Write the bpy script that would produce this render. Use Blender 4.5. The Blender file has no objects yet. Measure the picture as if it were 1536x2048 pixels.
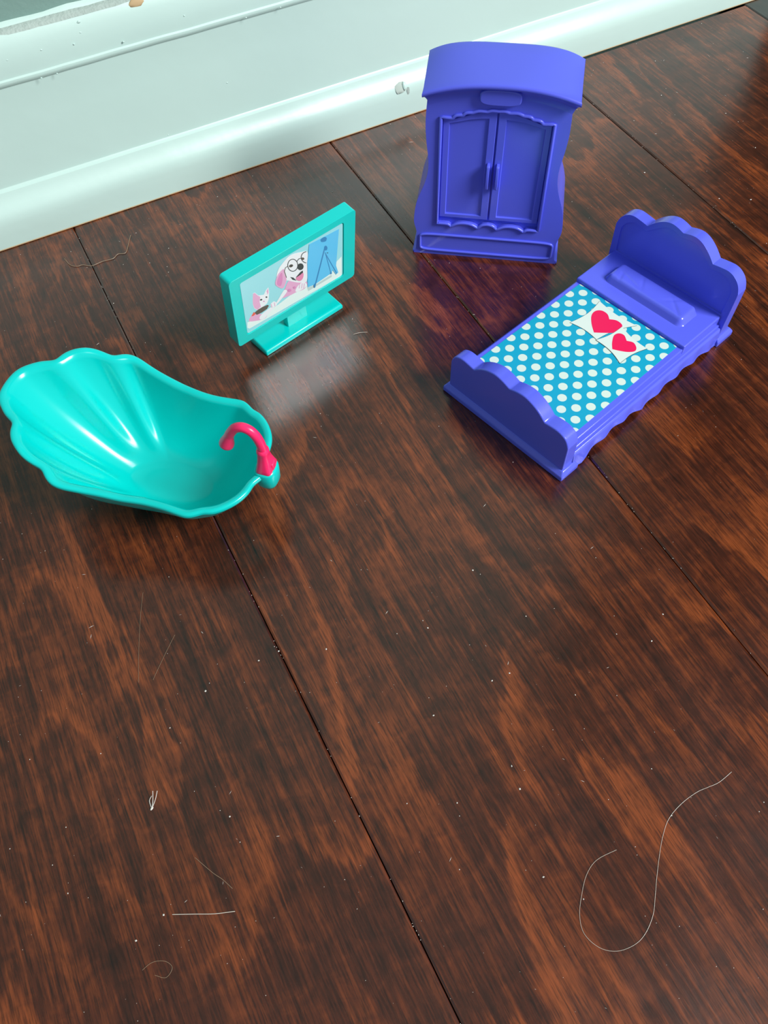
import bpy, bmesh, math, random
from mathutils import Vector, Matrix, noise

# ------------------------------------------------------------------ camera, light, exposure
SC = bpy.context.scene
COL = SC.collection
MM = 0.001

def make_camera():
    cd = bpy.data.cameras.new('camera')
    cam = bpy.data.objects.new('camera', cd)
    COL.objects.link(cam)
    r = Vector((0.885425, -0.464195, -0.023369))
    u = Vector((0.404563, 0.744977, 0.530413))
    f = Vector((0.228805, 0.479095, -0.847417))
    cam.matrix_world = Matrix(((r.x, u.x, -f.x, 0), (r.y, u.y, -f.y, 0), (r.z, u.z, -f.z, 0.306464), (0, 0, 0, 1)))
    cd.sensor_fit = 'HORIZONTAL'
    cd.sensor_width = 36.0
    cd.lens = 1623.73 / 1536 * 36.0
    cd.clip_start = 0.01
    SC.camera = cam
make_camera()

W = bpy.data.worlds.new('room_ambience')
SC.world = W
W.use_nodes = True
W.node_tree.nodes['Background'].inputs[0].default_value = (0.86, 0.99, 1.0, 1)
W.node_tree.nodes['Background'].inputs[1].default_value = 0.40

def window_light():
    ld = bpy.data.lights.new('window_daylight', 'AREA')
    ld.shape = 'RECTANGLE'
    ld.size = 0.55
    ld.size_y = 0.75
    ld.energy = 53.0
    ld.color = (1.0, 0.985, 0.95)
    o = bpy.data.objects.new('window_daylight', ld)
    COL.objects.link(o)
    target = Vector((0.10, 0.25, 0.0))
    az, el, dist = math.radians(-52), math.radians(41), 2.0
    L = Vector((math.cos(az) * math.cos(el), math.sin(az) * math.cos(el), math.sin(el)))
    o.location = target + L * dist
    o.rotation_euler = (-L).to_track_quat('-Z', 'Y').to_euler()
window_light()

SC.view_settings.view_transform = 'Standard'
SC.view_settings.look = 'None'
SC.view_settings.gamma = 1.0
SC.view_settings.use_curve_mapping = False
SC.view_settings.exposure = 0.0

# ------------------------------------------------------------------ materials
def srgb(r, g, b):
    f = lambda c: (c / 255 / 12.92) if c / 255 <= 0.04045 else ((c / 255 + 0.055) / 1.055) ** 2.4
    return (f(r), f(g), f(b), 1)

def plain(name, col, rough=0.4, ior=1.5, bump=0.0, bump_scale=300.0, var=0.0, coat=0.0):
    m = bpy.data.materials.new(name)
    m.use_nodes = True
    nt = m.node_tree
    b = nt.nodes['Principled BSDF']
    b.inputs['Base Color'].default_value = col
    b.inputs['Roughness'].default_value = rough
    b.inputs['IOR'].default_value = ior
    b.inputs['Coat Weight'].default_value = coat
    tc = nt.nodes.new('ShaderNodeTexCoord')
    if var > 0:
        n = nt.nodes.new('ShaderNodeTexNoise')
        n.inputs['Scale'].default_value = bump_scale * 0.15
        n.inputs['Detail'].default_value = 3
        nt.links.new(tc.outputs['Object'], n.inputs['Vector'])
        mx = nt.nodes.new('ShaderNodeMix')
        mx.data_type = 'RGBA'
        mx.inputs[6].default_value = col
        mx.inputs[7].default_value = tuple(c * (1 - var) for c in col[:3]) + (1,)
        nt.links.new(n.outputs['Fac'], mx.inputs[0])
        nt.links.new(mx.outputs[2], b.inputs['Base Color'])
    if bump > 0:
        n2 = nt.nodes.new('ShaderNodeTexNoise')
        n2.inputs['Scale'].default_value = bump_scale
        n2.inputs['Detail'].default_value = 4
        nt.links.new(tc.outputs['Object'], n2.inputs['Vector'])
        bp = nt.nodes.new('ShaderNodeBump')
        bp.inputs['Strength'].default_value = bump
        bp.inputs['Distance'].default_value = 0.001
        nt.links.new(n2.outputs['Fac'], bp.inputs['Height'])
        nt.links.new(bp.outputs['Normal'], b.inputs['Normal'])
    return m

def wood_material(name, dark, mid, light):
    m = bpy.data.materials.new(name)
    m.use_nodes = True
    nt = m.node_tree
    N, Lk = nt.nodes, nt.links
    b = N['Principled BSDF']
    tc = N.new('ShaderNodeTexCoord')
    oi = N.new('ShaderNodeObjectInfo')
    def math_(op, a, bb=None, c=None):
        n = N.new('ShaderNodeMath'); n.operation = op
        for i, v in enumerate((a, bb, c)):
            if v is None: continue
            if isinstance(v, (int, float)): n.inputs[i].default_value = v
            else: Lk.new(v, n.inputs[i])
        return n.outputs[0]
    def vmath(op, a, bb):
        n = N.new('ShaderNodeVectorMath'); n.operation = op
        for i, v in enumerate((a, bb)):
            if isinstance(v, tuple): n.inputs[i].default_value = v
            else: Lk.new(v, n.inputs[i])
        return n.outputs[0]
    def noise_(vec, scl, detail=2.0, rough=0.5, dist=0.0):
        n = N.new('ShaderNodeTexNoise')
        n.inputs['Scale'].default_value = 1.0
        n.inputs['Detail'].default_value = detail
        n.inputs['Roughness'].default_value = rough
        n.inputs['Distortion'].default_value = dist
        Lk.new(vmath('MULTIPLY', vec, scl), n.inputs['Vector'])
        return n.outputs['Fac']
    def ramp(fac, stops):
        r = N.new('ShaderNodeValToRGB')
        e = r.color_ramp.elements
        while len(e) < len(stops): e.new(0.5)
        for el, (p, c) in zip(e, stops):
            el.position = p; el.color = c
        Lk.new(fac, r.inputs[0])
        return r.outputs[0]
    cmb = N.new('ShaderNodeCombineXYZ')
    Lk.new(math_('MULTIPLY', oi.outputs['Random'], 7.31), cmb.inputs[0])
    Lk.new(math_('MULTIPLY', oi.outputs['Random'], 19.7), cmb.inputs[1])
    co = vmath('ADD', tc.outputs['Object'], cmb.outputs[0])
    sep = N.new('ShaderNodeSeparateXYZ'); Lk.new(co, sep.inputs[0])
    warp = noise_(co, (10, 3.6, 1), 2.0, 0.45)
    warp2 = noise_(co, (60, 14, 1), 3, 0.6)
    ringpos = math_('ADD', math_('MULTIPLY', sep.outputs[0], 18.0), math_('ADD', math_('MULTIPLY', warp, 9.0), math_('ADD', math_('MULTIPLY', warp2, 1.1), math_('MULTIPLY', noise_(co, (700, 40, 1), 2, 0.5), 0.26))))
    saw = math_('FRACT', ringpos)                       # growth rings: slow rise, quick fall
    ring = ramp(saw, [(0.0, (0.3, 0.3, 0.3, 1)), (0.10, (0.0, 0.0, 0.0, 1)), (0.70, (0.30, 0.30, 0.30, 1)), (0.94, (1, 1, 1, 1)), (1.0, (0.3, 0.3, 0.3, 1))])
    figure = ramp(noise_(co, (15, 6, 1), 2, 0.5), [(0.40, (0.15, 0.15, 0.15, 1)), (0.60, (1, 1, 1, 1))])
    ringf = math_('MULTIPLY', ring, figure)
    fib0 = noise_(co, (110, 6.5, 1), 3, 0.6, 0.3)
    fib1 = noise_(co, (460, 15, 1), 3, 0.6)
    fib2 = noise_(co, (1500, 90, 1), 4, 0.65)
    curl = noise_(co, (95, 125, 1), 3, 0.6, 0.6)
    patch = noise_(co, (26, 11, 1), 4, 0.6)
    v = math_('ADD', math_('MULTIPLY', ringf, 0.27), math_('ADD', math_('ADD', math_('MULTIPLY', fib1, 0.54), math_('MULTIPLY', math_('SUBTRACT', curl, 0.28), 0.30)), math_('ADD', math_('MULTIPLY', fib0, 0.36), math_('MULTIPLY', patch, 0.26))))
    colr = ramp(v, [(0.48, dark), (0.66, mid), (0.88, light)])
    pores = ramp(fib2, [(0.35, (0.42, 0.40, 0.40, 1)), (0.49, (0.95, 0.94, 0.94, 1)), (0.66, (1.35, 1.28, 1.2, 1))])
    mx = N.new('ShaderNodeMix'); mx.data_type = 'RGBA'; mx.blend_type = 'MULTIPLY'
    mx.inputs[0].default_value = 1.0
    Lk.new(colr, mx.inputs[6]); Lk.new(pores, mx.inputs[7])
    Lk.new(mx.outputs[2], b.inputs['Base Color'])
    smear = noise_(co, (18, 14, 1), 4, 0.6)
    rr = N.new('ShaderNodeMapRange')
    rr.inputs[1].default_value = 0.3; rr.inputs[2].default_value = 0.75
    rr.inputs[3].default_value = 0.19; rr.inputs[4].default_value = 0.29
    Lk.new(smear, rr.inputs[0]); Lk.new(rr.outputs[0], b.inputs['Roughness'])
    b.inputs['IOR'].default_value = 1.66
    hgt = math_('ADD', math_('MULTIPLY', fib2, 0.35), math_('MULTIPLY', fib1, 0.65))
    bp = N.new('ShaderNodeBump'); bp.inputs['Strength'].default_value = 0.12; bp.inputs['Distance'].default_value = 0.0008
    Lk.new(hgt, bp.inputs['Height']); Lk.new(bp.outputs['Normal'], b.inputs['Normal'])
    return m

def dot_material(name, x0, y0, dx, dy, rad, bg, fg):
    m = bpy.data.materials.new(name)
    m.use_nodes = True
    nt = m.node_tree; N, Lk = nt.nodes, nt.links
    b = N['Principled BSDF']
    b.inputs['Roughness'].default_value = 0.42
    tc = N.new('ShaderNodeTexCoord')
    sep = N.new('ShaderNodeSeparateXYZ'); Lk.new(tc.outputs['Object'], sep.inputs[0])
    def M(op, a, bb=None):
        n = N.new('ShaderNodeMath'); n.operation = op
        for i, v in enumerate((a, bb)):
            if v is None: continue
            if isinstance(v, (int, float)): n.inputs[i].default_value = v
            else: Lk.new(v, n.inputs[i])
        return n.outputs[0]
    def dist(ox, oy):
        def axis(s, o, d):
            t = M('DIVIDE', M('SUBTRACT', s, o), d)
            return M('MULTIPLY', M('SUBTRACT', t, M('ROUND', t)), d)
        ax = axis(sep.outputs[0], ox, dx); ay = axis(sep.outputs[1], oy, dy)
        return M('SQRT', M('ADD', M('MULTIPLY', ax, ax), M('MULTIPLY', ay, ay)))
    d = M('MINIMUM', dist(x0, y0), dist(x0 + dx / 2, y0 + dy / 2))
    fac = M('LESS_THAN', d, rad)
    mx = N.new('ShaderNodeMix'); mx.data_type = 'RGBA'
    mx.inputs[6].default_value = bg; mx.inputs[7].default_value = fg
    Lk.new(fac, mx.inputs[0]); Lk.new(mx.outputs[2], b.inputs['Base Color'])
    return m

M_PURPLE = plain('purple_plastic', (0.100, 0.126, 0.80, 1), 0.20, bump=0.012, bump_scale=900)
M_TEAL = plain('teal_plastic', (0.0, 0.575, 0.55, 1), 0.20)
M_PINK = plain('pink_plastic', (0.95, 0.025, 0.15, 1), 0.3)
M_TRIM = plain('white_trim_paint', (0.56, 0.755, 0.72, 1), 0.33, bump=0.25, bump_scale=55, var=0.06)
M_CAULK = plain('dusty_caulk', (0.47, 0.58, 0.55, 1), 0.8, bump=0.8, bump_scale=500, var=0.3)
M_CHIP = plain('chipped_paint', (0.47, 0.57, 0.53, 1), 0.7, var=0.2)
M_BEIGE = plain('bare_beige', (0.5, 0.36, 0.2, 1), 0.7)
M_WALL = plain('grey_green_wall_paint', (0.20, 0.33, 0.30, 1), 0.6, bump=0.2, bump_scale=400)
M_SUB = plain('dark_gap', (0.006, 0.004, 0.004, 1), 0.9)
M_WOOD = wood_material('stained_wood', (0.016, 0.0040, 0.0022, 1), (0.060, 0.0125, 0.0046, 1), (0.190, 0.043, 0.0105, 1))
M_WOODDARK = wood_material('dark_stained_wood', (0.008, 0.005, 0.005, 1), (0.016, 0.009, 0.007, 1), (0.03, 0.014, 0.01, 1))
M_DOTS = dot_material('polka_dot_print', 0.0372, 0.0419, 0.01085, 0.00835, 0.00220, (0.0, 0.345, 0.55, 1), (0.62, 0.74, 0.68, 1))
M_DUST = plain('dust', (0.75, 0.72, 0.68, 1), 0.8)
M_HAIR = plain('pale_hair', (0.62, 0.55, 0.48, 1), 0.35)
M_HAIRTAN = plain('tan_hair', (0.30, 0.20, 0.13, 1), 0.4)
def ink(name, rgb, rough=0.35): return plain(name, srgb(*rgb), rough)

# ------------------------------------------------------------------ mesh helpers
def link_mesh(name, verts, faces, mat, parent=None, ang=35, scale=MM, mats=None, mat_idx=None, fix=True):
    me = bpy.data.meshes.new(name)
    bm = bmesh.new()
    vs = [bm.verts.new(Vector(v) * scale) for v in verts]
    for i, f in enumerate(faces):
        try:
            fc = bm.faces.new([vs[k] for k in f])
            if mat_idx: fc.material_index = mat_idx[i]
        except ValueError:
            pass
    return finish(name, bm, me, mat, parent, ang, mats, fix)

def finish(name, bm, me, mat, parent, ang=35, mats=None, fix=True):
    if fix: bmesh.ops.recalc_face_normals(bm, faces=bm.faces)
    for f in bm.faces: f.smooth = True
    lim = math.radians(ang)
    for e in bm.edges:
        e.smooth = not (len(e.link_faces) == 2 and e.calc_face_angle(0) > lim)
    bm.to_mesh(me); bm.free()
    for m in (mats or [mat]): me.materials.append(m)
    o = bpy.data.objects.new(name, me)
    COL.objects.link(o)
    if parent is not None: o.parent = parent
    return o

def bevel(o, w, seg=3, ang=38):
    md = o.modifiers.new('bevel', 'BEVEL')
    md.width = w * MM; md.segments = seg; md.limit_method = 'ANGLE'; md.angle_limit = math.radians(ang)
    md.harden_normals = False
    return o

def empty(name, label, cat, loc, rotz, group=None):
    o = bpy.data.objects.new(name, None)
    COL.objects.link(o)
    o.empty_display_size = 0.02
    o.location = loc; o.rotation_euler = (0, 0, math.radians(rotz))
    o['label'] = label; o['category'] = cat
    if group: o['group'] = group
    return o

def tag(o, label, cat, group=None, kind=None):
    o['label'] = label; o['category'] = cat
    if group: o['group'] = group
    if kind: o['kind'] = kind

def catmull(pts, n=6, closed=False):
    out = []
    m = len(pts)
    rng = range(m if closed else m - 1)
    g = lambda i: Vector(pts[i % m]) if closed else Vector(pts[max(0, min(m - 1, i))])
    for i in rng:
        p0, p1, p2, p3 = g(i - 1), g(i), g(i + 1), g(i + 2)
        for k in range(n):
            t = k / n
            out.append(0.5 * ((2 * p1) + (p2 - p0) * t + (2 * p0 - 5 * p1 + 4 * p2 - p3) * t * t + (3 * p1 - p0 - 3 * p2 + p3) * t ** 3))
    if not closed: out.append(g(m - 1))
    return out

def segs(groups, n=5):
    """Chain of smooth runs joined at sharp points."""
    out = []
    for g in groups:
        c = catmull(g, n)
        out += c if not out else c[1:]
    return [tuple(v) for v in out]

def mirror(half, cx=0.0):
    """half runs from the outside to the centre line; gives the whole run, + side first."""
    full = [(cx + a, b) for a, b in half]
    tail = [(cx - a, b) for a, b in reversed(half)]
    if abs(half[-1][0]) < 1e-6: tail = tail[1:]
    return full + tail

def plate(name, outer, fn, d0, d1, mat, parent, hole=None, recess=1.0, bev=0.0, seg=3, ang=35, through=False):
    """Outline (a,b) extruded d0 (front) to d1, with an optional recess cut in the front. fn(a,b,d)->xyz mm."""
    bm = bmesh.new()
    V = lambda p, d: bm.verts.new(Vector(fn(p[0], p[1], d)) * MM)
    n = len(outer)
    fo = [V(p, d0) for p in outer]; bo = [V(p, d1) for p in outer]
    for i in range(n):
        j = (i + 1) % n
        bm.faces.new((fo[i], fo[j], bo[j], bo[i]))
    if hole is None:
        bm.faces.new(fo); bm.faces.new(bo[::-1])
    else:
        k = len(hole)
        fh = [V(p, d0) for p in hole]; rh = [V(p, d0 + recess) for p in hole]
        for i in range(k):
            j = (i + 1) % k
            bm.faces.new((fh[i], rh[i], rh[j], fh[j]))
        ed = []
        for lp in (fo, fh):
            for i in range(len(lp)):
                a, b = lp[i], lp[(i + 1) % len(lp)]
                ed.append(bm.edges.get((a, b)) or bm.edges.new((a, b)))
        bmesh.ops.triangle_fill(bm, use_beauty=True, edges=ed)
        bm.faces.new(rh)
        bm.faces.new(bo[::-1])
    me = bpy.data.meshes.new(name)
    o = finish(name, bm, me, mat, parent, ang)
    if bev: bevel(o, bev, seg)
    return o

def box(name, x0, x1, y0, y1, z0, z1, mat, parent, bev=0.5, seg=3):
    v = [(x, y, z) for z in (z0, z1) for y in (y0, y1) for x in (x0, x1)]
    f = [(0, 2, 3, 1), (4, 5, 7, 6), (0, 1, 5, 4), (2, 6, 7, 3), (0, 4, 6, 2), (1, 3, 7, 5)]
    o = link_mesh(name, v, f, mat, parent)
    if bev: bevel(o, bev, seg)
    return o

def tube(name, path, rad, mat, parent, closed=False, sides=8, flat=1.0, up=(0, 0, 1)):
    P = [Vector(p) for p in path]
    n = len(P)
    R = rad if isinstance(rad, (list, tuple)) else [rad] * n
    verts, faces = [], []
    upv = Vector(up)
    for i in range(n):
        a = P[(i - 1) % n] if (closed or i > 0) else P[i]
        c = P[(i + 1) % n] if (closed or i < n - 1) else P[i]
        t = (c - a).normalized()
        s = t.cross(upv)
        s = s.normalized() if s.length > 1e-4 else Vector((1, 0, 0))
        w = s.cross(t).normalized()
        for k in range(sides):
            an = 2 * math.pi * k / sides
            verts.append(P[i] + s * math.cos(an) * R[i] + w * math.sin(an) * R[i] * flat)
    for i in range(n if closed else n - 1):
        j = (i + 1) % n
        for k in range(sides):
            l = (k + 1) % sides
            faces.append((i * sides + k, i * sides + l, j * sides + l, j * sides + k))
    if not closed:
        faces.append(tuple(range(sides - 1, -1, -1)))
        faces.append(tuple((n - 1) * sides + k for k in range(sides)))
    return link_mesh(name, verts, faces, mat, parent, 50)

def loft(name, loops, mat, parent, ang=40, cap0=True, cap1=True):
    n = len(loops[0]); verts = [p for l in loops for p in l]; faces = []
    for i in range(len(loops) - 1):
        for k in range(n):
            l = (k + 1) % n
            faces.append((i * n + k, i * n + l, (i + 1) * n + l, (i + 1) * n + k))
    if cap0: faces.append(tuple(range(n - 1, -1, -1)))
    if cap1: faces.append(tuple((len(loops) - 1) * n + k for k in range(n)))
    return link_mesh(name, verts, faces, mat, parent, ang)

def superloop(cx, cy, ax, ay, z, e=2.5, n=28):
    out = []
    for k in range(n):
        a = 2 * math.pi * k / n
        c, s = math.cos(a), math.sin(a)
        out.append((cx + ax * math.copysign(abs(c) ** (2 / e), c), cy + ay * math.copysign(abs(s) ** (2 / e), s), z))
    return out

# ------------------------------------------------------------------ floor
WALL_Y = 430.92
PLANK_W = 164.95
SEAM0 = 14.9
def build_floor():
    fl = box('floor', -900, 2300, -900, 2500, -24, -14.2, M_SUB, None, bev=0)
    fl['kind'] = 'structure'
    def plank_mesh(y1):
        g, bvl = 0.22, 0.75
        w0, w1 = g, PLANK_W - g
        prof = [(w0, -14), (w0, -bvl * 0.7), (w0 + bvl, 0), (w1 - bvl, 0), (w1, -bvl * 0.7), (w1, -14)]
        v = [(x, -880, z) for x, z in prof] + [(x, y1, z) for x, z in prof]
        n = len(prof)
        f = [(i, i + 1, n + i + 1, n + i) for i in range(n - 1)] + [(n - 1, 0, n, 2 * n - 1), tuple(range(n))[::-1], tuple(range(n, 2 * n))]
        return v, f
    long_v, long_f = plank_mesh(WALL_Y + 14)
    short_v, short_f = plank_mesh(WALL_Y - 2.2)
    hall_v, hall_f = plank_mesh(2450)  # planks carried on through the added passage
    first = {}
    for k in range(-5, 13):
        kind = 'hall' if k >= 3 else ('short' if k == 2 else 'long')
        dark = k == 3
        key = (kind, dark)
        if key not in first:
            v, f = {'short': (short_v, short_f), 'long': (long_v, long_f), 'hall': (hall_v, hall_f)}[kind]
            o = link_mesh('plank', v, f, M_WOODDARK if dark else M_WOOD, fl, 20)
            first[key] = o
        else:
            o = first[key].copy(); COL.objects.link(o); o.parent = fl
        o.location = ((SEAM0 + k * PLANK_W) * MM, 0, 0)
build_floor()

# ------------------------------------------------------------------ wall and baseboard
WALL_END_X = 552.0
def build_wall():
    w = box('wall_back', -900, WALL_END_X, WALL_Y + 16, WALL_Y + 120, -14, 2400, M_WALL, None, bev=0)
    w['kind'] = 'structure'
    # assumed unseen passage past the wall's end, added to darken floor reflections
    for nm, dims in (('added_passage_left', (WALL_END_X - 90, WALL_END_X, WALL_Y + 120, 2460, -14, 2400)), ('added_passage_end', (WALL_END_X - 90, 2250, 2460, 2500, -14, 2400)), ('added_passage_right', (2200, 2250, WALL_Y + 120, 2460, -14, 2400)), ('added_passage_header', (WALL_END_X, 2250, WALL_Y + 16, WALL_Y + 120, 1900, 2400))):
        q = box(nm, *dims, M_WALL, None, bev=0)
        q['kind'] = 'structure'
    prof = [(0.6, 0.35), (0, 0.9), (0, 8), (0.1, 14), (0.6, 17.5), (1.8, 20.2), (3.6, 22.4), (5.2, 24.6), (6.2, 26.8), (6.8, 28.4), (8.2, 29.2), (8.6, 29.8),
            (8.6, 45), (8.6, 62), (8.6, 78.8), (8.5, 79.6), (7.9, 80.3), (7.3, 81.2), (7.1, 82.2), (7.2, 83.0), (7.9, 83.7), (7.9, 86), (7.9, 89), (8.2, 93), (8.9, 97), (10.2, 100.8), (11.4, 102.2)]
    xs = [-900, -500, -250] + list(range(-120, 552, 6)) + [552]
    verts, faces = [], []
    n = len(prof)
    for x in xs:
        for j, (d, z) in enumerate(prof):
            k = 0.35 * noise.noise(Vector((x * 0.02, z * 0.05, 1.7))) if 1 < j < n else 0
            verts.append((x, WALL_Y + d + k, z + (0.3 * noise.noise(Vector((x * 0.05, 3.1, 0))) if j > 13 else 0)))
    for i in range(len(xs) - 1):
        for j in range(n - 1):
            faces.append((i * n + j, (i + 1) * n + j, (i + 1) * n + j + 1, i * n + j + 1))
    # back side closing the solid
    base = len(verts)
    for x in xs:
        verts += [(x, WALL_Y + 15.9, 0.35), (x, WALL_Y + 15.9, 101.4)]
    for i in range(len(xs) - 1):
        a, b = base + 2 * i, base + 2 * i + 2
        faces.append((a, a + 1, b + 1, b))
        faces.append((i * n, a, b, (i + 1) * n))
        faces.append((i * n + n - 1, (i + 1) * n + n - 1, b + 1, a + 1))
    for i in (0, len(xs) - 1):
        faces.append(tuple(range(i * n, i * n + n)) + (base + 2 * i + 1, base + 2 * i))
    bb = link_mesh('baseboard_back', verts, faces, M_TRIM, None, 32)
    bb['kind'] = 'structure'
    # dusty caulk bead along the top edge, then a ragged paint line on the wall
    def ribbon(name, mat, rows):
        vv, ff = [], []
        for x in xs:
            vv += rows(x)
        m = len(rows(0))
        for i in range(len(xs) - 1):
            for j in range(m - 1):
                ff.append((i * m + j, (i + 1) * m + j, (i + 1) * m + j + 1, i * m + j + 1))
        return link_mesh(name, vv, ff, mat, bb, 60)
    nz = lambda x, s, o: noise.noise(Vector((x * s, o, 0.3)))
    ribbon('caulk_line', M_CAULK, lambda x: [(x, WALL_Y + 10.8, 101.4 + 0.4 * nz(x, .09, 1)), (x, WALL_Y + 11.6, 102.7 + 0.5 * nz(x, .2, 2)), (x, WALL_Y + 13.2, 103.4 + 0.4 * nz(x, .15, 3)), (x, WALL_Y + 14.8, 103.9 + 0.5 * nz(x, .07, 4)), (x, WALL_Y + 16.2, 104.0)])
    ribbon('paint_edge', M_TRIM, lambda x: [(x, WALL_Y + 14.2, 103.6 + 0.3 * nz(x, .07, 4)), (x, WALL_Y + 15.0, 104.6 + 0.4 * nz(x, .06, 5)), (x, WALL_Y + 15.7, 105.2 + 1.1 * nz(x, .05, 6)), (x, WALL_Y + 16.2, 105.6 + 1.4 * nz(x, .05, 6))])
    ribbon('raw_edge', M_BEIGE, lambda x: [(x, WALL_Y - 0.06, 0.3), (x, WALL_Y - 0.08, 0.75 + 0.2 * nz(x, .03, 8)), (x, WALL_Y + 0.1, 0.95 + 0.2 * nz(x, .03, 8))])
    # paint chip on the rounded foot of the baseboard
    def blob(name, mat, cx, cy, cz, rx, ry, rz, seed, tilt=0):
        bm = bmesh.new()
        bmesh.ops.create_icosphere(bm, subdivisions=2, radius=1)
        for v in bm.verts:
            k = 1 + 0.35 * noise.noise(v.co * 1.7 + Vector((seed, 0, 0)))
            v.co = Vector((v.co.x * rx * k, v.co.y * ry, v.co.z * rz * k))
        bmesh.ops.rotate(bm, verts=bm.verts, cent=(0, 0, 0), matrix=Matrix.Rotation(math.radians(tilt), 3, 'X'))
        bmesh.ops.translate(bm, verts=bm.verts, vec=(cx, cy, cz))
        for v in bm.verts: v.co *= MM
        return finish(name, bm, bpy.data.meshes.new(name), mat, bb, 60)
    ch = blob('paint_chip', M_CHIP, 230.5, WALL_Y + 1.5, 19.2, 4.6, 0.5, 3.2, 3.0, -30)
    blob('chip_edge', M_TRIM, 233.4, WALL_Y + 1.0, 19.8, 1.5, 0.7, 2.6, 9.0, -25)
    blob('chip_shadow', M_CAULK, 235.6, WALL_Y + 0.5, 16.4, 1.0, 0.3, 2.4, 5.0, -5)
    blob('bare_spot', M_BEIGE, 86.1, WALL_Y + 10.4, 100.6, 4.2, 0.6, 2.0, 2.0, -20)
    for i, (x, z, r) in enumerate([(17, 92.2, 1.0), (34, 92.4, .8), (50, 91, .6), (55, 95, .7), (56, 99.4, 1.1), (74, 86.2, .7), (37, 81.2, .6), (29, 81.2, .7), (124, 49.7, .7), (84, 31, .6), (108, 90, .6), (140, 82, .6), (160, 82.2, .6)]):
        d = 8.6 if z < 79 else (5.3 if z < 84 else 7.0 + (z - 86) * 0.2)
        blob('paint_bump', M_TRIM, x, WALL_Y + d + 0.05, z, r * 0.8, 0.35, r * 0.6, i * 1.3)
build_wall()
def build_added_ceiling():  # assumed ceiling out of view, added so the floor mirrors less light
    c = box('added_ceiling', -2200, 2600, -3200, 2500, 2400, 2440, plain('ceiling_paint', (0.72, 0.74, 0.72, 1), 0.8), None, bev=0)
    c['kind'] = 'structure'
build_added_ceiling()

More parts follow.
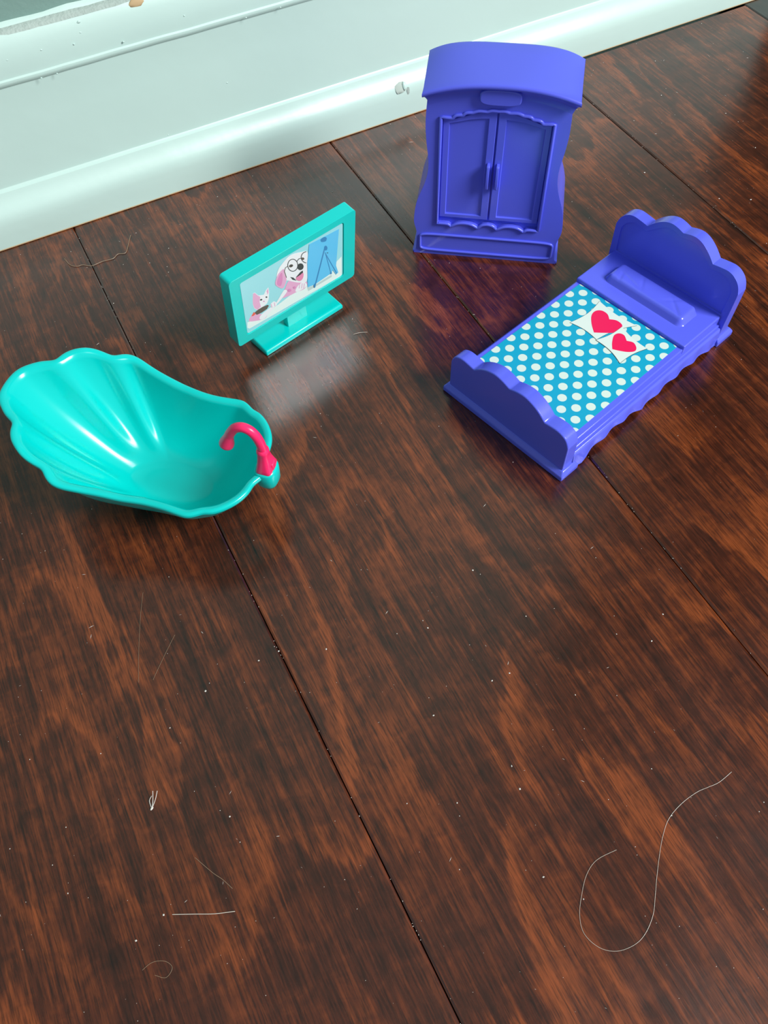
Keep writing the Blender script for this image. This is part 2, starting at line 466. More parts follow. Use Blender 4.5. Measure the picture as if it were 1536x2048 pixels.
# ------------------------------------------------------------------ toy bed
def build_bed():
    t = empty('toy_bed', 'purple plastic toy bed with a polka dot sticker cover and scalloped headboard', 'toy bed', (0.16055, 0.14913, 0), 15.0)
    CY = 37.75
    fx = lambda a, b, d: (d, a, b)
    # footboard
    half = segs([[(35.7, 3.5), (35.7, 18.0), (35.4, 21.5), (33.6, 24.9), (30.8, 26.5), (28.0, 26.9), (24.8, 26.6), (21.3, 26.0)],
                 [(21.3, 26.0), (18.2, 28.8), (14.8, 30.9), (11.2, 32.2), (8.0, 32.6), (4.2, 32.0), (0, 30.5)]], 4)
    fb = plate('footboard', mirror(half, CY), fx, 2.1, 9.2, M_PURPLE, t, bev=1.2, seg=4, ang=50)
    # plinths under both boards, top edge sloped
    def plinth(x0, x1, slope0, slope1):
        lo = [(x0, 0), (x0, 75.6), (x1, 75.6), (x1, 0)]
        def ring(i, z): return [(x0 + i * slope0, i, z), (x1 - i * slope1, i, z), (x1 - i * slope1, 75.6 - i, z), (x0 + i * slope0, 75.6 - i, z)]
        o = loft('plinth', [ring(0, 0), ring(0, 2.9), ring(1.5, 4.9)], M_PURPLE, t)
        bevel(o, 0.5, 3, 25)
    plinth(0, 11.7, 1.3, 1.0)
    plinth(118.6, 131.5, 0.4, 1.0)
    # headboard with a shallow inset field
    HY = 37.4
    def hb(k, dz):
        return segs([[(35.6 - k, 4 if k == 0 else 18.6), (36.0 - k, 30), (35.7 - k, 34.2 - dz * .3), (34.0 - k, 38.2 - dz * .7), (31.0 - k * .8, 41.0 - dz), (27.5 - k * .5, 42.2 - dz), (23.3 - k * .2, 41.9 - dz), (19 - k * .1, 41.2 - dz)],
                     [(19 - k * .1, 41.2 - dz), (15.4 - k * .3, 45.0 - dz), (11.3 - k * .2, 48.0 - dz), (7.5, 49.3 - dz), (4, 49.1 - dz), (0, 47.9 - dz)]], 4)
    plate('headboard', mirror(hb(0, 0), HY), fx, 119.6, 126.0, M_PURPLE, t, hole=mirror(hb(3.4, 3.0), HY), recess=0.8, bev=0.75, seg=3, ang=50)
    # frame and mattress
    box('side_rail', 8.5, 120.5, 3.4, 72.2, 3, 12.6, M_PURPLE, t, 0.6)
    box('mattress', 8.8, 92.5, 5.0, 70.6, 11, 15.4, M_PURPLE, t, 0.6)
    box('pillow_platform', 90.4, 120.2, 4.6, 71.0, 10, 17.5, M_PURPLE, t, 0.7)
    # bolster pillow moulded on the platform, slightly creased
    bm = bmesh.new()
    nx, ny = 22, 60
    X0, X1, Y0, Y1 = 98.6, 114.2, 13.2, 61.2
    grid = []
    for i in range(nx + 1):
        row = []
        for j in range(ny + 1):
            a, b = i / nx, j / ny
            x, y = X0 + (X1 - X0) * a, Y0 + (Y1 - Y0) * b
            qx, qy = max(0, abs(x - (X0 + X1) / 2) - (X1 - X0) / 2 + 3.6), max(0, abs(y - (Y0 + Y1) / 2) - (Y1 - Y0) / 2 + 3.6)
            e = max(0, 3.6 - math.hypot(qx, qy)) if qx > 0 or qy > 0 else 3.6
            z = 17.3 + 3.6 * (1 - math.exp(-(e / 1.35) ** 2)) + 0.35 * math.sin(math.pi * a)
            for (cx, cy, ang, ln, am) in ((105, 22, 0.9, 7, -.5), (108, 26, 2.4, 6, -.4), (105, 50, 1.3, 7, -.45), (103, 54, 0.3, 5, -.35), (108, 44, 0.5, 6, -.3)):
                du = (x - cx) * math.cos(ang) + (y - cy) * math.sin(ang)
                dv = -(x - cx) * math.sin(ang) + (y - cy) * math.cos(ang)
                z += am * math.exp(-(du / ln) ** 2 * 1.5 - (dv / 0.55) ** 2) * (1 if e > 2.5 else 0)
            row.append(bm.verts.new(Vector((x, y, z)) * MM))
        grid.append(row)
    for i in range(nx):
        for j in range(ny):
            bm.faces.new((grid[i][j], grid[i + 1][j], grid[i + 1][j + 1], grid[i][j + 1]))
    rim = [grid[i][0] for i in range(nx)] + [grid[nx][j] for j in range(ny)] + [grid[i][ny] for i in range(nx, 0, -1)] + [grid[0][j] for j in range(ny, 0, -1)]
    bm.faces.new(rim[::-1])
    finish('bolster', bm, bpy.data.meshes.new('bolster'), M_PURPLE, t, 60)
    # gathered skirts along both long sides
    def skirt(side):
        vv, ff = [], []
        xs = [8.8 + i * (120.0 - 8.8) / 120 for i in range(121)]
        zs = [0, .2, .4, .6, .8, .92, 1]
        for x in xs:
            wv = math.sin((x - 12) * 2 * math.pi / 13.5)
            arch = 0.3 + 5.4 * max(0, math.sin(math.pi * min(1, max(0, (x - 15) / 44)))) ** .5 if x < 59 else 0.3 + 4.2 * max(0, math.sin(math.pi * min(1, max(0, (x - 60) / 56)))) ** .5
            zb = arch + 0.45 * math.cos((x - 12) * 2 * math.pi / 13.5)
            zb = max(0.1, zb)
            for k in zs:
                z = 10.6 + (zb - 10.6) * k
                out = 1.3 * k ** .8 + 0.55 * wv * k + (0.35 if k == 1 else 0)
                y = 3.1 - out if side < 0 else 72.5 + out
                vv.append((x, y, z))
        m = len(zs)
        for i in range(len(xs) - 1):
            for j in range(m - 1):
                ff.append((i * m + j, (i + 1) * m + j, (i + 1) * m + j + 1, i * m + j + 1))
        o = link_mesh('bed_skirt', vv, ff, M_PURPLE, t, 60)
        s = o.modifiers.new('thick', 'SOLIDIFY'); s.thickness = 0.9 * MM; s.offset = -1 if side < 0 else -1
        box('skirt_moulding', 9.5, 119.5, *((2.3, 5) if side < 0 else (70.6, 73.3)), 9.7, 11.2, M_PURPLE, t, 0.5)
    skirt(-1); skirt(1)
    # printed sticker cover
    def roundrect(x0, x1, y0, y1, r, n=5):
        out = []
        for cx, cy, a0 in ((x1 - r, y1 - r, 0), (x0 + r, y1 - r, 90), (x0 + r, y0 + r, 180), (x1 - r, y0 + r, 270)):
            for k in range(n + 1):
                a = math.radians(a0 + 90 * k / n)
                out.append((cx + r * math.cos(a), cy + r * math.sin(a)))
        return out
    up = lambda a, b, d: (a, b, d)
    st = plate('sticker', roundrect(15.6, 90.0, 8.0, 68.2, 0.8), up, 15.56, 15.35, M_DOTS, t)
    st['label'] = 'blue sticker printed with white polka dots'
    white, line, hot = ink('print_white', (212, 226, 220)), ink('print_black', (40, 45, 55)), ink('print_hot_pink', (232, 2, 84))
    def edge(p, q, bow, n=8):
        p, q = Vector(p), Vector(q); d = q - p; nn = Vector((-d.y, d.x)).normalized()
        return [tuple(p + d * (k / n) + nn * bow * math.sin(math.pi * k / n)) for k in range(n)]
    def pillow(name, corners, bows, z):
        pts = []
        for i in range(4):
            pts += edge(corners[i], corners[(i + 1) % 4], bows[i])
        c = Vector((sum(p[0] for p in pts) / len(pts), sum(p[1] for p in pts) / len(pts)))
        big = [tuple(c + (Vector(p) - c) * 1.018) for p in pts]
        plate('pillow_outline', [(a - .12, b) for a, b in big], up, z + 0.02, 15.5, line, st)
        plate('pillow_print', pts, up, z + 0.05, 15.5, white, st)
    def heart(pts, z):
        plate('heart_print', [tuple(v)[:2] for v in segs(pts, 4)][:-1], up, z, 15.5, hot, st)
    pillow('p', [(65.6, 53.8), (66.0, 37.6), (87.2, 30.0), (87.4, 53.2)], [1.1, 1.5, 1.3, 1.6], 15.58)
    heart([[(68.7, 41.4), (72.3, 45.9), (76.7, 49.6), (80.5, 50.3), (83.0, 48.3), (83.1, 44.8), (81.0, 41.9)], [(81.0, 41.9), (82.9, 39), (82.6, 35.4), (80.0, 33.9), (75.4, 34.9), (71.8, 38.1), (68.7, 41.4)]], 15.66)
    pillow('p', [(65.5, 37.5), (62.0, 20.2), (78.6, 17.1), (81.4, 34.4)], [1.3, 1.0, 1.0, 1.0], 15.69)
    heart([[(66.4, 28.3), (69.7, 31.1), (74.0, 33.4), (76.9, 32.6), (77.6, 30), (75.6, 27)], [(75.6, 27), (77.0, 24), (75.4, 21), (73, 20.1), (70.2, 22.1), (68, 25.3), (66.4, 28.3)]], 15.77)
    return t
build_bed()

# ------------------------------------------------------------------ toy wardrobe
def build_wardrobe():
    t = empty('toy_wardrobe', 'purple plastic toy wardrobe with double doors and arched top near the baseboard', 'toy wardrobe', (0.20795, 0.29338, 0), -36.35)
    fw = lambda a, b, d: (a, d, b)
    arch = lambda x: 100.0 - 5.6 * min(1.0, abs(x) / 37.0) ** 2.3
    side = segs([[(38.9, 0), (38.9, 1.6)], [(38.9, 1.6), (37.9, 3.0), (37.5, 8), (37.4, 13.4)], [(37.4, 13.4), (38.0, 16), (39.0, 20.2), (38.9, 25), (38.1, 31), (36.4, 37), (34.2, 43), (32.7, 48.5), (32.1, 54), (32.4, 60), (33.3, 67), (33.9, 75), (33.8, 82), (33.4, 88)], [(33.4, 88), (33.2, 93.0)]], 4)
    top = [(x, arch(x) - 2.2) for x in (26, 20, 13, 6, 0)]
    outline = mirror(side + top)
    door_open = segs([[(26.6, 80.9), (21.2, 80.6)], [(21.2, 80.6), (19.5, 82.1), (16.3, 82.5)], [(16.3, 82.5), (14.8, 83.7), (11.8, 84.0)], [(11.8, 84.0), (9, 85.0), (5.2, 84.9)], [(5.2, 84.9), (3, 85.6), (0, 85.5)]], 4)
    door_low = segs([[(0, 22.4), (2.8, 21.7), (5.0, 19.7)], [(5.0, 19.7), (8.6, 21.6), (12.6, 22.1), (16.2, 21.4), (19.3, 19.5)], [(19.3, 19.5), (21.2, 20.9), (26.8, 20.9)]], 4)
    half = door_low + door_open                       # bottom centre -> right -> top centre
    loop = half[:-1] + [(-a, b) for a, b in reversed(half)][:-1]
    plate('body', outline, fw, 0.0, 32.0, M_PURPLE, t, hole=loop, recess=2.4, bev=0.7, seg=3, ang=40)
    tube('door_trim', [(a, -0.4, b) for a, b in loop], 0.85, M_PURPLE, t, closed=True, up=(0, 1, 0))
    # crown: arched roof with a thin overhanging lip
    prof = [(31.8, -9), (32.0, -1.0), (31.6, -0.25), (30.6, 0), (22, 0), (10, 0), (0, 0), (-3.4, 0), (-4.1, -0.2), (-4.5, -0.7), (-4.55, -1.5), (-4.2, -2.3), (-3.2, -2.9), (-1.8, -3.5), (-0.8, -4.4), (-0.2, -5.8), (0.05, -9)]
    def xe(dz):
        return 36.6 + 0.4 * (1 - (min(1, -dz / .6) - 1) ** 2) if dz > -.6 else (37.0 if dz > -2.3 else max(33.4, 37.0 - (-2.3 - dz) * 0.65))
    loops = []
    n = 37
    for i in range(n):
        s = -1 + 2 * i / (n - 1)
        s = math.copysign(abs(s) ** 0.8, s)
        loops.append([(0.6 + s * xe(dz) * (1 - 0.026 * (32 - y) / 36.5), y, 100.0 - 5.6 * abs(s) ** (2.3 + 1.4 * (y + 4.5) / 36.5) + dz) for y, dz in prof])
    loft('crown', loops, M_PURPLE, t, 50)
    # plaque below the crown
    def stadium(hx, hz, e, n=40):
        return [(hx * math.copysign(abs(math.cos(a)) ** (2 / e), math.cos(a)), hz * math.copysign(abs(math.sin(a)) ** (2 / e), math.sin(a))) for a in [2 * math.pi * k / n for k in range(n)]]
    plate('plaque', [(a + .4, b + 92.6) for a, b in stadium(9.6, 3.8, 3.4)], fw, -2.3, 1.0, M_PURPLE, t, bev=0.6, ang=50)
    # plinth moulding
    st = [(a, b + 8.3) for a, b in stadium(35.6, 5.2, 9, 72)]
    tube('plinth_trim', [(a, -0.35, b) for a, b in st], 0.72, M_PURPLE, t, closed=True, up=(0, 1, 0))
    # doors
    for s in (-1, 1):
        topd = [(0.45, 84.4), (6, 83.9), (11, 82.7), (16, 81.2), (21, 79.4), (25.6, 79.2)]
        outer = [(s * a, b) for a, b in [(0.45, 24.4), (25.7, 24.4)] + topd[::-1]]
        pin = [(4.1, 26.4), (22.6, 26.4), (22.6, 77.2), (18, 78.2), (13, 79.6), (8, 80.4), (4.1, 80.7)]
        hole = [(s * a, b) for a, b in pin]
        d = plate('door', outer, fw, 0.75, 2.6, M_PURPLE, t, hole=hole, recess=0.95, bev=0.22, seg=2)
        # handle: slim grip standing off the inner stile
        hx = s * 2.35
        gp = []
        for (y, z) in ((0.9, 44.6), (-1.6, 44.9), (-2.1, 46.0), (-2.1, 51.2), (-2.1, 56.6), (-1.6, 57.6), (0.9, 57.9)):
            gp.append([(hx + 0.75 * c, y + 0.75 * q * .9, z) for c, q in ((-1, -1), (1, -1), (1, 1), (-1, 1))])
        h = plate('handle', [(-2.4, 45.3), (-2.1, 44.7), (-1.4, 44.4), (0.9, 44.4), (0.9, 57.8), (-1.4, 57.8), (-2.1, 57.5), (-2.4, 56.9)], lambda a, b, dd: (dd, a, b), hx - 0.75, hx + 0.75, M_PURPLE, d, bev=0.3, seg=2)
    # low foot rails
    for s in (-1, 1):
        box('foot', *sorted((s * 39.6, s * 33)), 0.2, 31.5, 0, 1.8, M_PURPLE, t, 0.4)
    return t
build_wardrobe()

# ------------------------------------------------------------------ toy television
def build_tv():
    t = empty('toy_television', 'teal plastic toy television showing a picture of a dog and a cat', 'toy television', (0.0984, 0.29031, 0), 14.0)
    le = math.radians(-6.0)
    sn, cs = math.sin(le), math.cos(le)
    S = lambda a, b, d: (a, 4.0 + b * sn + d * cs, 12.2 + b * cs - d * sn)
    def rr(x0, x1, y0, y1, r, n=5):
        out = []
        for cx, cy, a0 in ((x1 - r, y1 - r, 0), (x0 + r, y1 - r, 90), (x0 + r, y0 + r, 180), (x1 - r, y0 + r, 270)):
            for k in range(n + 1):
                a = math.radians(a0 + 90 * k / n)
                out.append((cx + r * math.cos(a), cy + r * math.sin(a)))
        return out
    HX0, HX1, HY0, HY1 = -31.7, 30.0, 4.9, 40.1
    fr = plate('screen_frame', rr(-37.3, 37.3, 0, 43.9, 1.8), S, 0, 7.2, M_TEAL, t, hole=rr(HX0, HX1, HY0, HY1, 1.4), recess=0.55, bev=0.6, seg=3, ang=50)
    box('neck', -6.4, 6.4, 6.0, 10.0, 2.5, 14.5, M_TEAL, t, 0.4)
    b = loft('base', [[(-25.2, 0, 0), (25.2, 0, 0), (25.2, 14.2, 0), (-25.2, 14.2, 0)],
                      [(-25.2, 0, 1.9), (25.2, 0, 1.9), (25.2, 14.2, 2.6), (-25.2, 14.2, 2.6)],
                      [(-24.6, 0.8, 2.9), (24.6, 0.8, 2.9), (24.6, 13.6, 3.9), (-24.6, 13.6, 3.9)]], M_TEAL, t)
    bevel(b, 0.45, 3, 20)
    # printed picture: flat coloured shapes on the sticker
    H = [0.036521086, -0.0025133422, -26.703964, -0.026169331, -0.04188488, 74.222188, -8.6077655e-05, -8.7840027e-05]
    def uv(x, y):
        d = H[6] * x + H[7] * y + 1
        return ((H[0] * x + H[1] * y + H[2]) / d, (H[3] * x + H[4] * y + H[5]) / d)
    PAL = dict(sky=(152, 222, 230), table=(224, 246, 242), pale=(232, 240, 244), pink=(224, 172, 208), rose=(214, 140, 190), dark=(52, 66, 66), blue=(92, 196, 242), deep=(52, 136, 190), red=(226, 96, 72), tongue=(226, 140, 178), shade=(186, 214, 212), brown=(88, 84, 74))
    names = list(PAL)
    mats = [plain('print_' + k, srgb(*PAL[k]), 0.12, ior=1.75) for k in names]
    verts, faces, idx = [], [], []
    layer = [0]
    def add(pts, colr, direct=False):
        layer[0] += 1
        d = 0.43 - 0.006 * layer[0]
        base = len(verts)
        for p in pts:
            a, b2 = p if direct else uv(*p)
            a = min(max(a, HX0 + .35), HX1 - .35); b2 = min(max(b2, HY0 + .35), HY1 - .35)
            verts.append(S(a, b2, d))
        faces.append(tuple(range(base, base + len(pts)))); idx.append(names.index(colr))
    def smooth(pts, colr): add([tuple(v) for v in catmull(pts, 4, True)], colr)
    def ell(cx, cy, rx, ry, colr, rot=0, n=18):
        r = math.radians(rot)
        add([(cx + rx * math.cos(a) * math.cos(r) - ry * math.sin(a) * math.sin(r), cy + rx * math.cos(a) * math.sin(r) + ry * math.sin(a) * math.cos(r)) for a in [2 * math.pi * k / n for k in range(n)]], colr)
    def stroke(pts, w, colr):
        L, Rr = [], []
        for i, p in enumerate(pts):
            a = Vector(pts[max(0, i - 1)]); c = Vector(pts[min(len(pts) - 1, i + 1)])
            tt = (c - a).normalized(); nn = Vector((-tt.y, tt.x)) * w / 2
            L.append(tuple(Vector(p) + nn)); Rr.append(tuple(Vector(p) - nn))
        for i in range(len(pts) - 1):
            add([L[i], L[i + 1], Rr[i + 1], Rr[i]], colr)
            layer[0] -= 1
        layer[0] += 1
    add(rr(HX0 + .4, HX1 - .4, HY0 + .4, HY1 - .4, 1.2), 'sky', True)
    add([(112, 1435), (250, 1395), (400, 1290), (560, 1175), (760, 1020), (940, 925), (1290, 745), (1345, 600), (1425, 515), (1428, 770), (1400, 815), (140, 1524), (112, 1510)], 'table')
    add([(945, 955), (1060, 910), (1285, 770), (1290, 800), (960, 1000)], 'shade')
    # cat
    smooth([(132, 1420), (160, 1350), (215, 1295), (300, 1320), (390, 1320), (350, 1385), (230, 1415)], 'pink')
    smooth([(295, 1340), (400, 1250), (480, 1205), (470, 1250), (410, 1310), (345, 1385), (285, 1395)], 'pale')
    add([(184, 1110), (188, 1032), (215, 1020), (265, 1060), (340, 1050), (370, 985), (404, 945), (414, 1010), (408, 1110), (385, 1170), (330, 1220), (250, 1268), (206, 1242), (186, 1185)], 'pale')
    add([(186, 1115), (190, 1036), (214, 1026), (258, 1064), (290, 1080), (280, 1150), (300, 1215), (252, 1262), (208, 1236), (188, 1180)], 'pink')
    add([(378, 1000), (400, 960), (405, 1020), (392, 1050)], 'pink')
    add([(166, 1352), (200, 1290), (228, 1318), (195, 1345)], 'red')
    add([(212, 1298), (262, 1255), (330, 1215), (395, 1190), (410, 1204), (385, 1248), (310, 1300), (240, 1332)], 'brown')
    ell(302, 1120, 17, 12, 'dark', -20); ell(376, 1083, 13, 11, 'dark'); ell(340, 1142, 12, 8, 'rose')
    smooth([(432, 1185), (480, 1142), (525, 1172), (500, 1215), (452, 1228)], 'pale')
    stroke([(440, 1180), (452, 1225)], 7, 'rose'); stroke([(485, 1158), (495, 1212)], 7, 'rose')
    # dog
    smooth([(590, 1090), (640, 950), (700, 850), (900, 850), (948, 900), (900, 970), (800, 1010), (700, 1060)], 'pink')
    smooth([(505, 1175), (560, 1080), (620, 985), (665, 1000), (600, 1090), (530, 1170)], 'pale')
    smooth([(520, 810), (540, 700), (600, 610), (680, 520), (760, 475), (850, 455), (948, 450), (947, 640), (940, 850), (860, 880), (760, 870), (660, 850), (600, 880)], 'pale')
    smooth([(498, 900), (520, 800), (560, 735), (618, 690), (628, 760), (655, 830), (640, 900), (605, 958), (550, 948)], 'pink')
    smooth([(520, 900), (545, 800), (590, 740), (600, 830), (575, 925)], 'rose')
    smooth([(780, 985), (830, 905), (900, 872), (943, 915), (885, 968), (800, 1008)], 'pale')
    for q in (840, 875, 905): stroke([(q, 890), (q - 10, 960)], 7, 'rose')
    ell(718, 645, 30, 20, 'brown', -20); ell(720, 642, 13, 13, 'dark'); ell(882, 545, 22, 18, 'brown')
    for cx, cy, rx, ry, a0, a1 in ((742, 636, 70, 84, 0, 360), (938, 525, 78, 78, 95, 265)):
        pts = [(cx + rx * math.cos(math.radians(a0 + (a1 - a0) * k / 26)), cy + ry * math.sin(math.radians(a0 + (a1 - a0) * k / 26))) for k in range(27)]
        stroke(pts, 10, 'dark')
    stroke([(798, 585), (825, 548), (862, 535)], 10, 'dark')
    stroke([(672, 650), (640, 670), (625, 720), (655, 810)], 9, 'brown')
    ell(849, 656, 44, 48, 'dark', 20)
    add([(708, 800), (750, 808), (795, 850), (740, 838)], 'dark')
    add([(785, 805), (850, 728), (882, 708), (886, 780), (840, 800)], 'dark')
    smooth([(786, 815), (845, 770), (886, 742), (888, 800), (855, 850), (805, 846)], 'tongue')
    ell(695, 985, 26, 20, 'rose'); ell(765, 945, 18, 16, 'rose')
    # canvas on an easel
    add([(970, 345), (1180, 238), (1386, 130), (1346, 640), (1376, 735), (1345, 765), (1300, 700), (1280, 745), (1055, 900), (950, 945), (944, 600)], 'blue')
    smooth([(1130, 275), (1180, 240), (1215, 255), (1200, 300), (1140, 310)], 'deep')
    stroke([(1185, 400), (1045, 945)], 17, 'deep'); stroke([(1192, 455), (1275, 755)], 11, 'deep'); stroke([(1198, 475), (1355, 750)], 12, 'deep')
    ell(1200, 395, 24, 34, 'deep')
    ell(1225, 462, 12, 5, 'dark'); ell(1046, 920, 12, 30, 'deep'); ell(1272, 745, 14, 14, 'deep')
    link_mesh('picture', verts, faces, None, t, mats=mats, mat_idx=idx, fix=False)['label'] = 'glossy picture of a dog in glasses, a cat and a blue easel'
    return t
build_tv()

# ------------------------------------------------------------------ toy bathtub
def build_tub():
    t = empty('toy_bathtub', 'teal plastic toy bathtub shaped like a scallop shell with pink faucet', 'toy bathtub', (-0.03105, 0.26774, 0), -44.62)
    half = [[(-13.6, 0), (-13.3, 4.0), (-12.4, 7.4), (-10.6, 10.2), (-8.0, 12.7), (-5.6, 14.8), (-2.7, 16.4), (0, 17.7)],
            [(0, 17.7), (0.9, 21.7), (3.4, 25.5), (6.2, 27.8), (8.6, 29.5), (11.2, 30.6), (14.4, 31.2), (18.4, 31.5)],
            [(18.4, 31.5), (20, 33.5), (22.4, 35.4), (25.2, 36.2), (29, 35.8), (33, 34.8), (41.2, 33.1), (50, 31.8), (59, 30.5), (67, 30.3), (74, 30.9), (78.5, 31.0), (81.8, 29.4), (84.4, 27.4)],
            [(84.4, 27.4), (88, 26.5), (92.8, 22.7), (96.6, 17.8), (98.5, 13.1), (98.8, 10.2)],
            [(98.8, 10.2), (99.0, 8.6), (100.4, 6.2), (101.6, 3.5), (102, 0)]]
    run = []
    notch_at = []
    for g in half:
        c = [tuple(v) for v in catmull(g, 6)]
        run += c if not run else c[1:]
        notch_at.append(len(run) - 1)
    # resample evenly
    def resample(pts, n):
        ln = [0]
        for a, b in zip(pts, pts[1:]): ln.append(ln[-1] + (Vector(b) - Vector(a)).length)
        out = []
        k = 0
        for i in range(n + 1):
            s = ln[-1] * i / n
            while k < len(ln) - 2 and ln[k + 1] < s: k += 1
            f = (s - ln[k]) / max(1e-9, ln[k + 1] - ln[k])
            out.append(tuple(Vector(pts[k]).lerp(Vector(pts[k + 1]), f)))
        return out, ln
    hs, ln = resample(run, 170)
    notch_s = [ln[i] for i in notch_at[:2]]
    total = ln[-1]
    full = hs + [(l, -w) for l, w in reversed(hs)][1:-1]
    for _ in range(4): full = [tuple((Vector(full[i - 1]) + Vector(full[i]) * 2 + Vector(full[(i + 1) % len(full)])) / 4) for i in range(len(full))]
    arcs = [total * i / 170 for i in range(171)]
    arcs = arcs + list(reversed(arcs))[1:-1]
    n = len(full)
    def zf(l):
        T = [(-14, 51.2), (-8, 51), (0, 50), (7, 49), (18, 43.7), (24, 41.6), (36, 37.6), (50, 34.4), (64, 33.6), (78, 33.5), (98, 33.6), (104, 33.2)]
        for (a, za), (b, zb) in zip(T, T[1:]):
            if l <= b: 
                f = max(0, (l - a) / (b - a)); return za + (zb - za) * f
        return T[-1][1]
    zr = [zf(l) for l, w in full]
    for _ in range(6): zr = [(zr[i - 1] + 2 * zr[i] + zr[(i + 1) % n]) / 4 for i in range(n)]
    nrm = []
    for i in range(n):
        a, c = Vector(full[(i - 2) % n]), Vector(full[(i + 2) % n])
        d = (c - a).normalized(); nn = Vector((-d.y, d.x))
        if nn.dot(Vector((50, 0)) - Vector(full[i])) < 0 and abs(full[i][1]) > 0: pass
        nrm.append(nn)
    # orientation: inward normals
    if nrm[0].dot(Vector((1, 0))) < 0: nrm = [-v for v in nrm]
    sm = nrm[:]
    for _ in range(5): sm = [(sm[i - 1] + sm[i] + sm[(i + 1) % n]).normalized() for i in range(n)]
    rings = []
    def ring(inset, dz):
        rings.append([(full[i][0] + sm[i].x * inset, full[i][1] + sm[i].y * inset, zr[i] + dz) for i in range(n)])
    ring(0.4, -2.8); ring(0.0, -1.8); ring(0.0, -0.8); ring(0.25, -0.2); ring(0.8, 0.1); ring(1.5, 0.1); ring(2.3, -0.15)
    CX, FA, FB, ZB = 50.0, 19.0, 10.5, 1.5
    K = 26
    start = [(full[i][0] + sm[i].x * 3.3, full[i][1] + sm[i].y * 3.3, zr[i] - 0.6) for i in range(n)]
    for _ in range(10): start = [tuple((Vector(start[i - 1]) + Vector(start[i]) * 2 + Vector(start[(i + 1) % n])) / 4) for i in range(n)]
    smo = [Vector(p) for p in start]
    for _ in range(60): smo = [(smo[i - 1] + smo[i] * 2 + smo[(i + 1) % n]) / 4 for i in range(n)]
    for k in range(K + 1):
        s = k / K
        row = []
        for i in range(n):
            P = Vector(start[i]).lerp(smo[i], min(1, s * 1.1))
            headness = max(0, min(1, (30 - P.x) / 40))
            ph = math.atan2(P.y / 33.0, (P.x - CX) / (62.0 if P.x < CX else 50.0))
            Q = Vector((CX + FA * math.cos(ph), FB * math.sin(ph), ZB))
            lin = 0.42 + 0.25 * headness
            h = lin * s + (1 - lin) * (1 - math.cos(s * math.pi / 2))
            v = lin * s + (1 - lin) * math.sin(s * math.pi / 2)
            x = P.x + (Q.x - P.x) * h; y = P.y + (Q.y - P.y) * h; z = P.z + (Q.z - P.z) * v
            rid = 0
            for ns in notch_s:
                ds = (arcs[i] - ns) * (1 - 0.62 * h)
                rid += math.exp(-(ds / 4.2) ** 2)
            up = 2.3 * rid * math.sin(math.pi * min(1, s * 1.12)) ** 0.9 if s < 0.893 else 0
            d = Vector((Q.x - P.x, Q.y - P.y)).normalized()
            row.append((x + d.x * up * 0.7, y + d.y * up * 0.7, z + up * 0.7))
        rings.append(row)
    for f in (0.66, 0.33):
        rings.append([(CX + (p[0] - CX) * f, p[1] * f, ZB) for p in rings[7 + K]])
    verts = [p for r in rings for p in r]
    faces = []
    for a in range(len(rings) - 1):
        for i in range(n):
            j = (i + 1) % n
            faces.append((a * n + i, a * n + j, (a + 1) * n + j, (a + 1) * n + i))
    last = (len(rings) - 1) * n
    c = len(verts); verts.append((CX, 0, ZB))
    for i in range(n): faces.append((last + i, last + (i + 1) % n, c))
    bm = bmesh.new()
    vs = [bm.verts.new(Vector(v) * MM) for v in verts]
    for f in faces: bm.faces.new([vs[k] for k in f])
    bm.normal_update()
    bmesh.ops.recalc_face_normals(bm, faces=bm.faces)
    mid = min(bm.faces, key=lambda q: (q.calc_center_median() - Vector((CX, 0, ZB)) * MM).length)
    if mid.normal.z < 0: bmesh.ops.reverse_faces(bm, faces=bm.faces)
    o = finish('basin', bm, bpy.data.meshes.new('basin'), M_TEAL, t, 80, fix=False)
    sd = o.modifiers.new('shell', 'SOLIDIFY'); sd.thickness = 1.3 * MM; sd.offset = -1
    # boss that carries the faucet
    lp = [superloop(101.2, 0, a, b, z, 2.6) for a, b, z in ((1.5, 1.8, 22.5), (3.6, 4.0, 23.6), (4.6, 5.0, 26), (4.8, 5.3, 30), (4.8, 5.3, 33.4), (4.4, 5.0, 34.3), (3.6, 4.4, 34.6))]
    loft('faucet_mount', lp, M_TEAL, t, 50)
    # faucet
    fz = empty_part = None
    basep = [superloop(101.6, 0, a, b, z, e) for a, b, z, e in ((3.3, 4.5, 34.3, 5), (3.4, 4.6, 35.2, 5), (3.2, 4.3, 36.4, 4), (2.7, 3.4, 40, 3), (2.3, 2.6, 44.2, 2.4), (2.55, 2.75, 44.8, 2.2), (2.5, 2.7, 46.0, 2.2), (2.0, 2.1, 46.8, 2))]
    fb = loft('faucet', basep, M_PINK, t, 50)
    path = catmull([(101.7, 44), (101.5, 49), (100.4, 53.8), (98.3, 57.1), (95.2, 58.2), (91.9, 56.6), (89.3, 53.0), (87.6, 49.6), (86.9, 48.2)], 6)
    tube('spout', [(p[0], 0, p[1]) for p in path], 2.0, M_PINK, fb, sides=16, up=(0, 1, 0))
    nz = [(88.0, 50.4, 2.0), (87.3, 48.6, 2.3), (86.4, 46.2, 2.9), (86.0, 45.0, 3.1), (85.7, 44.2, 3.15), (85.5, 43.7, 2.7)]
    tube('nozzle', [(a, 0, b) for a, b, r in nz], [r for a, b, r in nz], M_PINK, fb, sides=18, up=(0, 1, 0))
    box('lever', 103.2, 105.4, -1.6, 1.9, 34.6, 38.6, M_PINK, fb, 0.7)
    return t
build_tub()

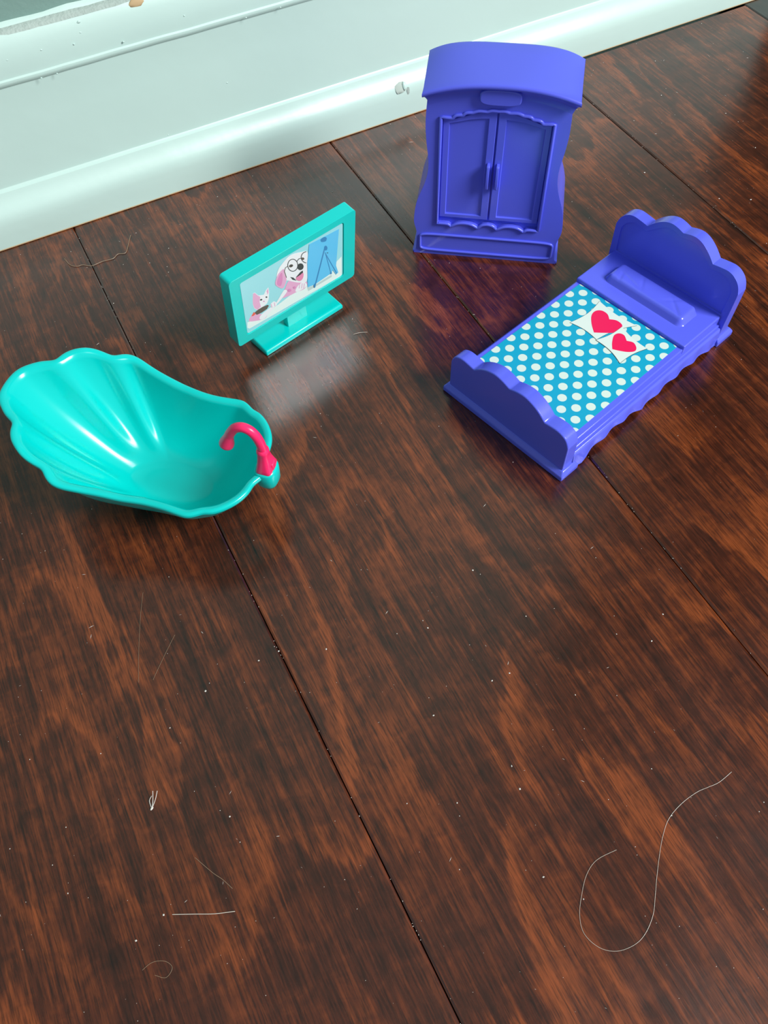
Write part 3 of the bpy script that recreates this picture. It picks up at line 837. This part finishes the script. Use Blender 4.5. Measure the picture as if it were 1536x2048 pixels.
# ------------------------------------------------------------------ hairs, lint and dust on the floor
def hair(name, pts, rad, mat, label, cat, lift=0.25):
    p = catmull([(a, b, rad + 0.02) for a, b in pts], 5)
    p = [(v[0], v[1], rad + 0.02 + lift * (0.5 + 0.5 * noise.noise(Vector((v[0] * .08, v[1] * .08, 0)))) * (0 if i in (0, len(p) - 1) else 1)) for i, v in enumerate(p)]
    o = tube(name, p, rad, mat, None, sides=5)
    tag(o, label, cat)
    return o
hair('hair_strand', [(142.7, 12.5), (136.2, 11.7), (131.4, 12.2), (126.7, 12.7), (119.4, 12.1), (112.2, 10.1), (106.6, 6.4), (101.1, 1.4), (95.8, -4.0), (92.5, -7.6), (88.0, -12.2), (82.3, -15.5), (77.0, -16.5), (70.8, -15.3), (66.3, -11.7), (64.3, -6.0), (66.2, -0.7), (70.4, 4.1), (75.5, 8.5), (81.4, 10.8), (89.5, 10.3)], 0.06, M_HAIR, 'long fine hair lying in an S curve with a big loop on floor', 'hair')
hair('fiber', [(-56.2, 64.0), (-49.3, 60.5), (-43.2, 57.4), (-36.8, 54.9)], 0.11, M_HAIR, 'short straight pale fibre lying flat on the bare floor', 'fibre')
hair('hair_strand', [(-42.9, 77.5), (-39.2, 70.0), (-36.9, 66.3), (-34.9, 61.9)], 0.08, M_HAIRTAN, 'short slanting tan hair ending near the straight pale fibre', 'hair')
hair('hair_strand', [(-70.7, 52.9), (-67.0, 53.5), (-63.2, 51.9), (-61.6, 49.0), (-64.4, 47.2), (-67.5, 49.6)], 0.07, M_HAIRTAN, 'small tan hair curled almost into a ring on the floor', 'hair')
hair('hair_strand', [(2.9, 407.1), (4.3, 400.4), (7.4, 397.3), (10.6, 396.9), (14.7, 393.7), (21.1, 394.2), (27.1, 393.6), (30.6, 395.8), (34.9, 394.8), (38.9, 401.9), (42.0, 407.8)], 0.16, M_HAIRTAN, 'wavy tan hair crossing a plank seam beside the baseboard', 'hair')
hair('fiber', [(119.1, 276.5), (122.6, 275.9), (126.1, 274.4)], 0.1, M_HAIR, 'tiny pale fibre on floor in front of the toy television', 'fibre')
hair('hair_strand', [(-25.4, 186.3), (-30.5, 174.7), (-35.3, 162.2), (-39.8, 149.0)], 0.06, M_HAIRTAN, 'thin straight hair on bare floor near the toy bathtub rim', 'hair')
hair('hair_strand', [(-20.1, 161.5), (-26.7, 155.1), (-34.4, 147.3)], 0.06, M_HAIRTAN, 'shorter hair on floor slanting towards the thin straight hair', 'hair')
def lint():
    t = empty('lint_tuft', 'small white tuft of lint with three stiff strands on the floor', 'lint', (-0.051, 0.1005, 0), 0)
    for i, s in enumerate([[(0, 0, .2), (1.4, 2.3, 1.0), (2.6, 5.4, 1.6)], [(0, 0, .2), (2.3, 2.3, .8), (4.0, 4.8, 1.2)], [(0, 0, .2), (.2, 2.9, .6), (1.6, 4.2, .8)]]):
        tube('strand', [tuple(v) for v in catmull(s, 4)], 0.10, M_DUST, t, sides=5)
    tube('knot', [(-.5, -.3, .3), (0, 0, .45), (.6, .3, .3)], [.2, .42, .2], M_DUST, t, sides=6)
lint()

def dust():
    rnd = random.Random(7)
    big = [(402.7, 296.9), (410.7, 333.4), (409.4, 403.1), (388.0, 369.1), (329.9, 310.3), (352.4, 270.0), (367.4, 260.4), (110.5, 100.7), (138.3, 76.8), (148.8, 67.7), (83.7, 83.7), (72.3, 119.0), (72.5, 115.2), (160.1, 75.0), (102.3, 129.3), (91.4, 83.1), (56.6, 82.4), (109.1, 63.6), (-35.0, 125.8), (14.6, 134.8), (31.9, 126.5), (5.9, 134.9), (-17.6, 133.1), (72.7, 52.1), (70.9, 43.7), (48.2, 50.2), (70.2, 2.7), (117.6, 27.1), (113.7, 10.5), (62.0, 14.9), (-58.9, 65.3), (-69.8, 62.2), (-26.8, 84.6), (-86.2, 87.3), (221.2, 428.7), (238.6, 427.2)]
    verts, faces = [], []
    def speck(x, y, rx, ry, rz, rot):
        b = len(verts)
        c, s = math.cos(rot), math.sin(rot)
        for px, py, pz in ((1, 0, .9), (0, 1, .9), (-1, 0, .9), (0, -1, .9), (0, 0, 1.8), (0, 0, 0)):
            verts.append((x + (px * rx) * c - (py * ry) * s, y + (px * rx) * s + (py * ry) * c, pz * rz + 0.01))
        for f in ((0, 1, 4), (1, 2, 4), (2, 3, 4), (3, 0, 4), (1, 0, 5), (2, 1, 5), (3, 2, 5), (0, 3, 5)):
            faces.append(tuple(b + k for k in f))
    for x, y in big:
        r = rnd.uniform(0.28, 0.5)
        if x > 300: r *= 1.5
        speck(x, y, r, r * rnd.uniform(.6, 1), r * .5, rnd.uniform(0, 6.3))
    for i in range(1500):
        x, y = rnd.uniform(-160, 620), rnd.uniform(-90, 428)
        r = 0.09 + 0.16 * rnd.random() ** 3
        r *= 1 + max(0, y - 150) / 500
        if rnd.random() < 0.2: speck(x, y, r * rnd.uniform(2, 6), r * .4, r * .4, rnd.uniform(0, 6.3))
        else: speck(x, y, r, r * rnd.uniform(.5, 1), r * .5, rnd.uniform(0, 6.3))
    for k in range(1, 4):                      # a little dust caught along the seams
        for i in range(60):
            x = SEAM0 + (k - 1) * PLANK_W + rnd.gauss(0, .35); y = rnd.uniform(-60, 425)
            speck(x, y, rnd.uniform(.1, .3), .12, .1, rnd.uniform(0, 6.3))
    o = link_mesh('floor_dust', verts, faces, M_DUST, None)
    tag(o, 'fine pale dust specks scattered over the wooden floor', 'dust', kind='stuff')
dust()
